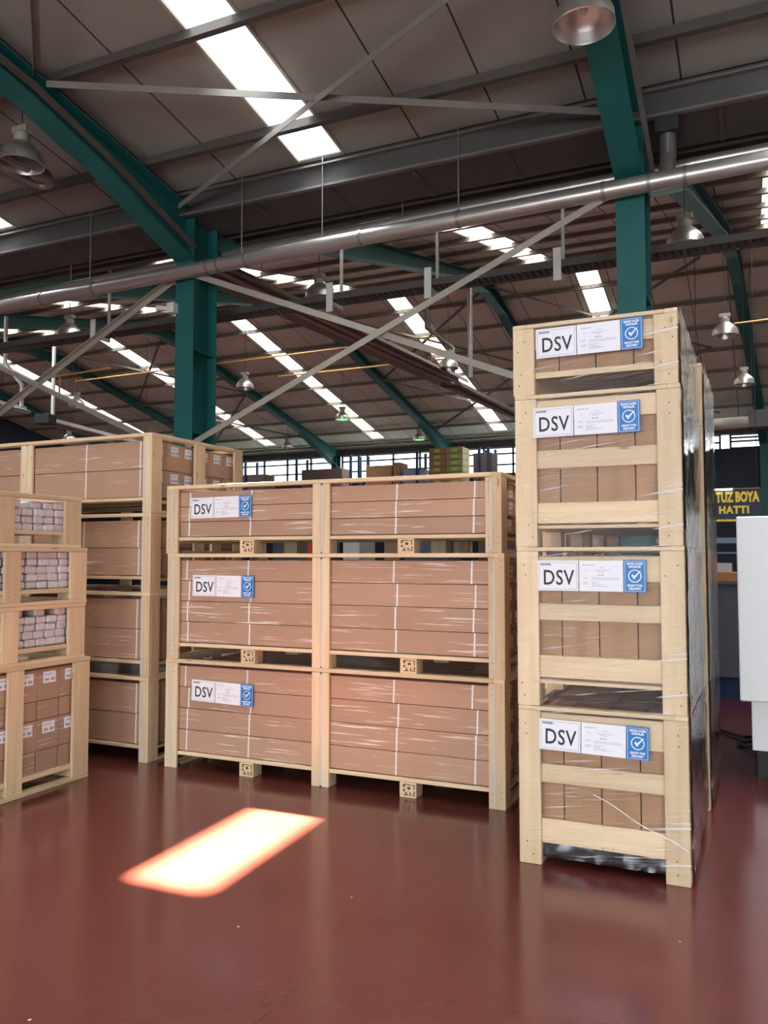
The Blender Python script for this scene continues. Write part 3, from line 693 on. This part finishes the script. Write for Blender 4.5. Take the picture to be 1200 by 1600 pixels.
PAPER_LBL = MB().box(-.0008, .0, -.045, .045, -.035, .035)
def end_sticker(parent, x, y, z, w=.09, h=.075, axis='x'):
    s = MB(); a = .0012
    if axis == 'x': s.box(x, x+a, y-w/2, y+w/2, z-h/2, z+h/2)
    o = s.build('paper_sticker', PAPER, parent)
    p = MB().box(x+a, x+a+.0006, y-w*.38, y-w*.05, z-h*.30, z-h*.10).box(x+a, x+a+.0006, y+w*.1, y+w*.4, z-h*.32, z-h*.08).box(x+a, x+a+.0006, y-w*.38, y+w*.25, z+h*.2, z+h*.27)
    p.build('printed_lines', PRINTG, o)
    return o
def long_cartons(where, group, x0, x1, y0, z0, z1, nl, nrow, depth, straps, stickers, heights=None):
    """long strapped cartons, one per layer and row; first is built, the rest are copies"""
    L = x1-x0; h = (z1-z0)/nl
    first = None; fbx = None
    for r in range(nrow):
        for l in range(nl):
            lab = 'long brown carton, %s layer, %s row, %s' % (ORD[l], 'front' if r == 0 else NTH[r], where)
            loc = (x0 + random.uniform(-.008, .008), y0 + r*depth + (random.uniform(0, .006)), z0 + l*h)
            if first is None:
                t = thing('long_carton', lab, 'carton', loc, group)
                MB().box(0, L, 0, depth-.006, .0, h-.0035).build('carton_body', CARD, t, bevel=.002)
                if straps:
                    for sx in straps:
                        dx = 0
                        MB().bar((sx-x0, -.002, .001), (sx-x0+.004, -.002, h-.004), .011, .002, (0,1,0)).build('strap', STRAP, t)
                for (yy, zz) in stickers:
                    end_sticker(t, L, yy*depth, zz*h)
                first = t
            else:
                c = first.copy(); COL.objects.link(c); c.location = loc; c['label'] = lab
                off = ((l*7) % 3 - 1)*.012
                for ch in [q for q in COL.objects if q.parent == first]:
                    if ch.name.startswith('strap') and r > 0: continue
                    d = ch.copy(); COL.objects.link(d); d.parent = c
                    if ch.name.startswith('strap'): d.location.x += off
                    for g in [q for q in COL.objects if q.parent == ch]:
                        e = g.copy(); COL.objects.link(e); e.parent = d

# --- middle stack
MX0, MX1, MY0, MY1 = -3.975, -1.422, 4.90, 6.10
mz = [0, .778, 1.543, 2.042]
cn = ['bottom crate', 'middle crate', 'top crate']
for i in range(3):
    dx = (0, .004, -.012)[i]
    c = wide_crate('wide pine crate of strapped cartons with white labels, %s of the middle three-high stack' % cn[i].split()[0], 'wide crates in the middle stack',
                   MX0+dx, MX1+dx, MY0, MY1, mz[i], mz[i+1], [-2.69])
    nl = (4, 4, 3)[i]
    long_cartons('%s of the middle stack' % cn[i], 'long cartons in the middle stack', MX0+.055, MX1-.05, MY0+.03, mz[i]+.125, mz[i+1]-.045, nl, 6, .188,
                 [-3.80, -3.27, -2.15, -1.62], [(.5, .5)])
    lx, lz = ((-3.748, .640), (-3.752, 1.389), (-3.778, 1.948))[i]
    put_label(c, lx-(MX0+dx), lz-mz[i], .018-.004, (R(1.2), R(0.4), R(-.6))[i])
# --- back left stack
BX0, BX1, BY0 = -6.72, -4.148, 4.92
bz = [0, .625, 1.255, 1.85, 2.457]
bn = ['bottom', 'second', 'third', 'top']
for i in range(4):
    wide_crate('wide pine crate of long cartons, %s of the four-high stack behind at the left' % bn[i], 'wide crates in the back left stack',
               BX0, BX1, BY0, BY0+1.2, bz[i], bz[i+1], [-5.436], cp=.085, stamps=False)
    long_cartons('%s crate of the back left stack' % bn[i], 'long cartons in the back left stack', BX0+.05, BX1-.045, BY0+.03, bz[i]+.125, bz[i+1]-.05, 2, 6, .188,
                 [-5.95, -4.83, -4.29], [(.5, .72)])

# --- near left stack (its end face is what we see)
def end_crate(label, group, X, ya, yb, z0, z1, posts, decks):
    t = thing('pallet_crate', label, 'crate', (X, ya, z0), group); H = z1-z0; D = yb-ya; th = .022; Wd = 1.25
    for a, b in posts:
        MB().box(-th, 0, a-ya, b-ya, .024, H-.028).build('post', WZ, t, bevel=.0025)
        m = MB()
        for zz in (.045, .06, .09, H-.09, H-.06):
            yy = random.uniform(a-ya+.02, b-ya-.02); m.box(0, .0015, yy, yy+.004, zz, zz+.004)
        m.build('nail', NAIL, t)
        MB().box(-Wd, -Wd+th, a-ya, b-ya, .024, H-.028).build('post', WZ, t)
        MB().box(-.13, -th-.001, a-ya+.01, b-ya-.01, .024, decks-.02).build('block', WZ, t, bevel=.002)
    MB().box(-th-.09, -th, D-.024, D, .024, H-.028).build('corner_board', WZ, t, bevel=.002)
    for zz in ((0, .024), (H-.028, H)):
        MB().box(-.07, .004, 0, D, *zz).build('rail', WY, t, bevel=.002)
        MB().box(-Wd, -Wd+.07, 0, D, *zz).build('rail', WY, t)
        MB().box(-Wd+.07, -.07, D-.07, D, *zz).build('rail', WX, t)
    MB().box(-Wd+.03, -th-.001, 0, D, decks-.018, decks-.002).build('deck_board', WY, t)
    MB().box(-th-.02, -th+.012, .002, D-.03, decks-.024, decks+.004).build('deck_edge', WY, t)
    MB().box(-Wd+th, -Wd+th+.01, 0, D, decks, H-.05).build('rear_board', WZ, t)
    return t
NX = -4.285
nz = [0, .828, 1.205, 1.582, 1.93]; ny = [4.470, 4.415, 4.42, 4.375]
def posts_for(y): return [(y-.148, y), (y-.69, y-.565), (y-1.23, y-1.107)]
nn = ['bottom', 'second', 'third', 'top']
for i in range(4):
    X = NX + (0, .0, .004, -.012)[i]
    y = ny[i]
    end_crate('pine crate %s, %s of the near left stack' % ('of brown labelled cartons' if i == 0 else 'packed with small white packets', nn[i]), 'crates in the near left stack',
              X, y-1.23, y, nz[i], nz[i+1], posts_for(y), (.112, .10, .10, .108)[i])
# cartons in the bottom crate of the near left stack
first = None
ch = [(.115, .2555, 0), (.2585, .4535, 1), (.4565, .577, 0), (.580, .783, 1)]
wb = .187
firsts = {}
for l, (a, b, stk) in enumerate(ch):
    for c in range(6):
        y1 = 4.414 - c*wb; lab = 'brown carton %s, %s layer, %s from far end, bottom near left crate' % ('with sticker' if stk else 'without sticker', ORD[l], NTH[c])
        loc = (NX-.03 - (.0 if stk else .004), y1-wb+.003, a)
        if (l, ) not in firsts:
            t = thing('brown_carton', lab, 'carton', loc, 'cartons in the bottom near left crate')
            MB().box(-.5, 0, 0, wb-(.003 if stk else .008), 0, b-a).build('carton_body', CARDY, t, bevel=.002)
            if stk: end_sticker(t, 0.0, wb*.5, (b-a)*.72, .105, .075)
            firsts[(l, )] = t
        else: 
            f = copy_thing(firsts[(l, )]); f.location = loc; f['label'] = lab
# white packets: one built, the rest copied
def packet_proto():
    bm = MB().box(0, .16, 0, .084, 0, .0505)
    o = bm.build('paper_packet', PACK, bevel=.009)
    return o
pk = packet_proto(); used = False
for i in (1, 2, 3):
    z0 = nz[i]+.106; zt = nz[i+1]-.05; y1 = ny[i]-.035; nrows = int((zt-z0)/.0495)
    lab = 'small white paper packet in rows inside the %s crate of the near left stack' % nn[i]
    for r in range(nrows+1):
        y = y1 - random.uniform(0, .03)
        while y > y1-1.15:
            if r == nrows and random.random() < .3: y -= .086; continue
            o = pk if not used else pk.copy()
            if used: COL.objects.link(o)
            used = True
            o.location = (NX-.19+random.uniform(-.012, .0), y-.078, z0 + r*.0495); o.rotation_euler = (random.uniform(-.03, .03), 0, random.uniform(-.05, .05))
            o.scale = (1, random.uniform(.94, 1.03), random.uniform(.92, 1.0))
            tag(o, lab, 'packet', 'packets in the %s near left crate' % nn[i])
            y -= random.uniform(.087, .094)
tag(MB().box(NX-.6, NX-.2, 3.2, 4.36, .94, 1.14).build('packet_backing', PACK), 'pale inner rows of packets in the second crate of the near left stack', 'packets')['kind'] = 'stuff'
tag(MB().box(NX-.6, NX-.2, 3.2, 4.36, 1.32, 1.51).build('packet_backing', PACK), 'pale inner rows of packets in the third crate of the near left stack', 'packets')['kind'] = 'stuff'
tag(MB().box(NX-.6, NX-.2, 3.2, 4.32, 1.70, 1.86).build('packet_backing', PACK), 'pale inner rows of packets in the top crate of the near left stack', 'packets')['kind'] = 'stuff'

# --- tall wrapped stack on the right
def grid_sheet(mb, P, U, V, nu, nv, amp, nrm):
    P, U, V, nrm = map(Vector, (P, U, V, nrm)); b = len(mb.v)
    for j in range(nv+1):
        for i in range(nu+1):
            a = amp*random.uniform(-1, 1)
            mb.v.append(tuple(P + U*i/nu + V*j/nv + nrm*a))
    for j in range(nv):
        for i in range(nu):
            q = b + j*(nu+1) + i; mb.f.append((q, q+1, q+nu+2, q+nu+1))
def film(parent, W_, D, z0, z1, front=True):
    if front:
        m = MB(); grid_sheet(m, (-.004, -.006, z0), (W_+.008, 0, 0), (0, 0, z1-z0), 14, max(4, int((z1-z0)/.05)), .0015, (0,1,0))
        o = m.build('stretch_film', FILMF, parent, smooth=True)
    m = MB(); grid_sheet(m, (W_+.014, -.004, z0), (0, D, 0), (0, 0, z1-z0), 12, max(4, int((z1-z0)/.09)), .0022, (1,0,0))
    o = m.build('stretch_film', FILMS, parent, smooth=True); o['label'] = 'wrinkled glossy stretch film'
def tall_crate(label, group, x0, y0, z0, z1, slats, decks, labels=None, W_=.805, D=1.2, front=True, topband=True):
    t = thing('pallet_crate', label, 'crate', (x0, y0, z0), group); H = z1-z0; th = .022
    for a, b in ((0, .11), (W_-.11, W_)):
        p = MB().box(a, b, 0, th, 0, H-.022).build('front_post', WZ, t, bevel=.003)
        m = MB()
        for zz in (.05, .11, H-.09, H-.14): xx = random.uniform(a+.02, b-.02); m.tube([(xx, -.001, zz), (xx, .002, zz)], .004, 6)
        m.build('nail', NAIL, p)
        MB().box(a, b, D-th, D, 0, H-.022).build('rear_post', WZ, t)
        s0 = (0, th) if a == 0 else (W_-th, W_)
        MB().box(*s0, th+.001, .10, 0, H-.022).build('side_post', WZ, t, bevel=.002)
        MB().box(*s0, D/2-.05, D/2+.05, 0, H-.022).build('side_post', WZ, t)
        MB().box(*s0, D-.11, D-th-.001, 0, H-.022).build('side_post', WZ, t)
        MB().box(*((0, .06) if a == 0 else (W_-.06, W_)), .0, D, H-.021, H).build('side_rail', WY, t, bevel=.002)
        MB().box(*((th+.001, .11) if a == 0 else (W_-.11, W_-th-.001)), th+.001, .12, 0, decks-.02).build('block', WZ, t, bevel=.003)
        MB().box(*((th+.001, .11) if a == 0 else (W_-.11, W_-th-.001)), D*.5-.05, D*.5+.05, 0, decks-.02).build('block', WZ, t)
        for zz in (H*.32, H*.62):
            MB().box(*((th+.001, th+.018) if a == 0 else (W_-th-.018, W_-th-.001)), .1, D-.05, zz, zz+.07).build('side_slat', WY, t)
    MB().box(.06, W_-.06, -.002, .06, H-.021, H-.002).build('front_rail', WX, t, bevel=.002)
    MB().box(.06, W_-.06, D-.06, D, H-.021, H-.002).build('rear_rail', WX, t)
    for (a, b) in slats:
        MB().box(.03, W_-.03, th+.001, th+.020, a, b).build('slat', WX, t, bevel=.0025)
    MB().box(th, W_-th, .05, D-.04, decks-.018, decks).build('deck_board', WX, t)
    MB().box(.11, W_-.11, th+.0, th+.05, decks-.018, decks-.002).build('deck_edge', WX, t)
    if labels: 
        put_label(t, labels[0]-x0, labels[1]-z0, -.0095, labels[2])
    film(t, W_, D, .06 if z0 == 0 else 0, H, front)
    return t
RX0, RY0 = -1.131, 4.125
rz = [0, .777, 1.570, 2.345, 2.712]
rsl = [[(.118, .222), (.40, .492), (.60, .742)], [(.141, .250), (.426, .508), (.62, .745)], [(.118, .222), (.397, .490), (.64, .745)], [(.092, .118), (.235, .335)]]
rlab = [(-1.018, .720, R(1.0)), (-1.020, 1.502, 0), (-1.037, 2.272, R(-.4)), (-1.018, 2.677, R(-.5))]
rn = ['bottom', 'second', 'third', 'top']
for i in range(4):
    tall_crate('film-wrapped pine crate with DSV label, %s of the tall right-hand stack' % rn[i], 'crates in the tall wrapped stack',
               RX0 + (.004, .002, -.002, -.010)[i], RY0 + (0, .0, .003, .006)[i], rz[i], rz[i+1], rsl[i], (.124, .13, .11, .105)[i], rlab[i])
for i in range(4):
    tall_crate('film-wrapped pine crate, %s of the stack hidden behind the tall right-hand one' % rn[i], 'crates in the rear wrapped stack',
               RX0+.022, RY0+1.27, rz[i], rz[i+1], rsl[i], .124, None, front=False)
fb = {}
for st, yy0 in ((0, RY0+.05), (1, RY0+1.32)):
    for i in range(4):
        za_ = rz[i] + (.128, .134, .114, .122)[i]; zb_ = rz[i+1]-.04
        nl = 1 if i == 3 else 2; h = (zb_-za_)/nl
        for l in range(nl):
            for c in range(4):
                for d in range(2):
                    dep = .54
                    w = .178
                    loc = (RX0+.038+c*.1835, yy0+d*(dep+.01), za_+l*h)
                    lab = 'narrow carton, %s column, %s layer, %s, %s crate of %s' % (('left', 'second', 'third', 'right')[c], ('lower', 'upper')[l] if nl == 2 else 'only', ('front', 'back')[d], rn[i], ('tall right stack', 'stack behind it')[st])
                    key = round(h, 3)
                    if key not in fb:
                        t = thing('narrow_carton', lab, 'carton', loc, 'cartons in the wrapped crates')
                        MB().box(0, w, 0, dep, 0, h-.004).build('carton_body', CARDP, t, bevel=.002)
                        MB().box(w/2-.025, w/2+.025, -.0006, .0, 0, h-.004).build('tape', CARDP, t)
                        fb[key] = t
                    else:
                        o = copy_thing(fb[key]); o.location = loc; o['label'] = lab
# twisted strand of film pulled across the bottom crate
pts = []
for k in range(26):
    u = k/25; pts.append((-.76 + .43*u, RY0-.010 - .004*math.sin(u*3), .375 - .21*u + .006*math.sin(u*9)))
FSTR = simple('twisted_film', (.82, .80, .80), .25)
tag(MB().tube(pts, [.0016+.0035*abs(math.sin(k*1.9))*(k/25) for k in range(26)], 6).build('film_strand', FSTR, smooth=True), 'twisted white strand of film slanting across the bottom wrapped crate', 'film')
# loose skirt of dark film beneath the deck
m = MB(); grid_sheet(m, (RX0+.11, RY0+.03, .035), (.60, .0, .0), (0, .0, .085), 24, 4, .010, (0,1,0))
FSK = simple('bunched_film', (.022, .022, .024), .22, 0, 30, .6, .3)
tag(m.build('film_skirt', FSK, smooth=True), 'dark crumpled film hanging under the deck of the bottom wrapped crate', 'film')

# ------------------------------------------------------------------ right background: machine, cabinet, sign
mc = thing('machine_cabinet', 'large plain white machine cabinet at the right edge', 'machine', (-.148, 6.25, 0))
MB().box(0, 1.9, 0, 1.6, .53, 1.80).build('housing', WHITEM, mc, bevel=.008)
MB().box(.07, 1.8, .06, 1.5, .19, .53).build('plinth', WHITEM, mc, bevel=.005)
MB().box(.10, 1.75, .10, 1.4, 0, .19).build('base', DARK, mc)
cb = thing('work_cabinet', 'blue-grey steel cabinet behind the wrapped stacks', 'cabinet', (-1.5, 9.75, 0))
MB().box(0, 2.6, 0, .7, .22, 1.22).build('body', GREYB, cb, bevel=.006)
MB().box(.02, 2.58, .03, .7, 0, .22).build('kick_panel', NAVYB, cb)
MB().box(-.02, 2.62, -.02, .72, 1.22, 1.25).build('top', GREYB, cb)
for i, (x, z, w, h) in enumerate(((-.62, 1.25, .44, .10), (-.17, 1.25, .26, .14), (-.62, 1.35, .33, .10), (-.2, 1.39, .22, .12), (-.14, 1.51, .22, .10))):
    t = tag(MB().box(x, x+w, 9.85+.02*i, 10.2, z, z+h).build('orange_carton', CARDO if i != 2 else PAPER, bevel=.003), ('wide flat orange carton on the blue-grey cabinet', 'square orange carton at the right on the cabinet', 'white carton stacked on the flat orange one', 'small orange carton upper right above the cabinet', 'topmost orange carton above the cabinet')[i], 'carton', 'cartons on the cabinet')
sf = thing('shelf_frame', 'pale blue steel shelf frame behind the orange cartons', 'shelf', (-1.4, 11.2, 0))
MB().box(0, .05, 0, .05, 0, 1.76).box(1.15, 1.2, 0, .05, 0, 1.76).build('upright', PBLUE, sf)
MB().box(0, 1.25, 0, .05, 1.69, 1.76).box(0, 1.2, 0, .05, 1.56, 1.58).build('beam', PBLUE, sf)
sg = thing('hall_sign', 'dark hanging sign with yellow lettering at the right edge', 'sign', (-.93, 20, 2.34))
MB().box(-.35, .97, 0, .04, 0, .70).build('board', NAVY, sg)
MB().box(-.35, .97, -.01, 0, -.03, .015).build('lower_edge', YEL, sg)
MB().box(-.35, .97, -.01, 0, .685, .71).build('upper_edge', simple('brown_edge', (.25,.12,.06), .6), sg)
text_obj('lettering', 'TUZ BOYA', .30, YEL, sg, (.49, -.006, .50), bold=.016, sx=.60)
text_obj('lettering', 'HATTI', .22, YEL, sg, (.42, -.006, .22), bold=.012, sx=.9, spacing=1.15)
MB().box(-.05, .4, -.12, -.06, .66, .70).build('tube_light', TUBE, sg)
for x in (-.3, .9): MB().tube([(x, .02, .7), (x, .02, 6.6)], .01, 6).build('hanging_rod', DARK, sg)
tag(MB().tube([(-.4, 7.9, .02), (-.15, 7.6, .02), (.1, 7.8, .02), (.2, 7.3, .02), (.0, 7.0, .02), (-.2, 7.35, .02), (.05, 7.6, .03)], .014, 8).build('floor_cable', DARK, smooth=True), 'black cable lying on the floor beside the white machine', 'cable')
dk = thing('overhead_duct', 'pale round duct below the right-hand windows', 'duct', (0, 0, 0))
MB().tube([(-4.5, 24, 5.05), (.15, 24, 5.12)], .16, 16).build('pipe', BRACE, dk, smooth=True)
MB().box(-.2, .5, 23.8, 24.3, 4.95, 5.4).build('fan_box', GUTTER, dk)
MB().tube([(-4.3, 24, 5.1), (-4.3, 24, 9.4)], .008, 5).build('hanger_rod', DARK, dk)
MB().tube([(-.1, 24, 5.2), (-.1, 24, 9.4)], .008, 5).build('hanger_rod', DARK, dk)

# ------------------------------------------------------------------ storage racks near the far wall
def rack(x0, label, n=2, y0=33.0):
    t = thing('pallet_rack', label, 'rack', (x0, y0, 0), 'pallet racks')
    for k in range(n+1):
        for yy in (0, 1.0): MB().box(k*2.8-.05, k*2.8+.05, yy-.05, yy+.05, 0, 6.1).build('upright', NAVYB, t)
        d = MB()
        for j in range(4): d.bar((k*2.8, 0, .4+j*1.3), (k*2.8, 1.0, 1.1+j*1.3), .03, .03, (1,0,0))
        d.build('diagonal', NAVYB, t)
    for z in (1.6, 3.2, 4.55):
        for yy in (-.03, 1.03): MB().box(0, n*2.8, yy-.02, yy+.02, z-.12, z).build('beam', ORNG, t)
        MB().box(0, n*2.8, 0, 1.0, z, z+.02).build('shelf', BRACE, t)
    return t
rack(-25.0, 'blue and orange pallet rack below the windows, left one', 3)
rack(-16.2, 'blue and orange pallet rack below the windows, middle one', 2)
rack(-10.2, 'blue and orange pallet rack beside the tall wrapped stack', 2)
def load(x, z, w, h, mat, name, label, cat='carton', y=33.1):
    return tag(MB().box(x, x+w, y, y+.9, z, z+h).build(name, mat, bevel=.01), label, cat)
load(-22.6, 4.57, 1.4, .85, CARDD, 'dark_bundle', 'dark covered bundle on the far rack, leftmost', 'bundle')
load(-19.2, 4.57, 2.1, .95, CARDD, 'dark_bundle', 'wide dark covered bundle on the far rack under the windows', 'bundle')
load(-15.9, 4.57, 1.25, .98, CARDP, 'brown_carton', 'brown cartons block on the far rack left of the grey one', 'carton')
load(-14.55, 4.57, .3, 1.08, CARDP, 'brown_carton', 'narrow brown carton on the far rack', 'carton')
load(-14.1, 4.57, .95, .75, PBLUE, 'grey_bundle', 'blue-grey wrapped bundle between cartons on the far rack', 'bundle')
cx = -12.9
for i in range(2):
    for j in range(6):
        o = load(cx+i*.78, 4.57+j*.27, .76, .26, CARDP if i == 0 else simple('olive_carton%d' % j, (.33, .30, .15), .7), 'brown_carton', '%s carton of the tall green-labelled far stack, %s row' % (('brown left', 'green-tinted right')[i], ORD[j]))
        MB().box(cx+i*.78+.25, cx+i*.78+.52, 33.085, 33.098, 4.57+j*.27+.07, 4.57+j*.27+.2).build('green_sticker', GREENB, o)
load(-10.9, 4.57, .8, 1.3, CARDD, 'brown_carton', 'dark reddish carton stack beside the far teal column', 'carton')
for k in range(14):
    x = -24.5 + k*1.35
    load(x, 3.22, 1.1, random.uniform(.7, 1.0), random.choice((CARDD, CARDP, GREYB)), 'brown_carton', 'palletised load on the middle shelf of the far racks, %s from the left' % (NTH+['thirteenth', 'fourteenth'])[k])
# things seen through the gap between the middle-stack crates
for i, (x, z0_, z1_, w, m) in enumerate(((-6.2, .9, 1.9, .8, GREYB), (-5.1, .9, 1.75, .25, WHITEM), (-4.2, .8, 1.8, .6, GREYB), (-3.2, .9, 1.8, .5, CARDD), (-2.4, .9, 1.8, .5, GREYB))):
    tag(MB().box(x, x+w, 9.9, 10.4, 0, z1_).build('storage_cabinet', m, bevel=.01), ('grey cabinet', 'narrow white cabinet', 'wide grey cabinet', 'dark crate', 'short grey cabinet')[i] + ' seen through the gap under the top middle crate', 'cabinet')
tag(MB().box(-5.62, -5.42, 9.86, 9.9, 1.45, 1.75).build('red_sign', RED), 'small orange-red panel glimpsed through the gap under the top crate', 'panel')
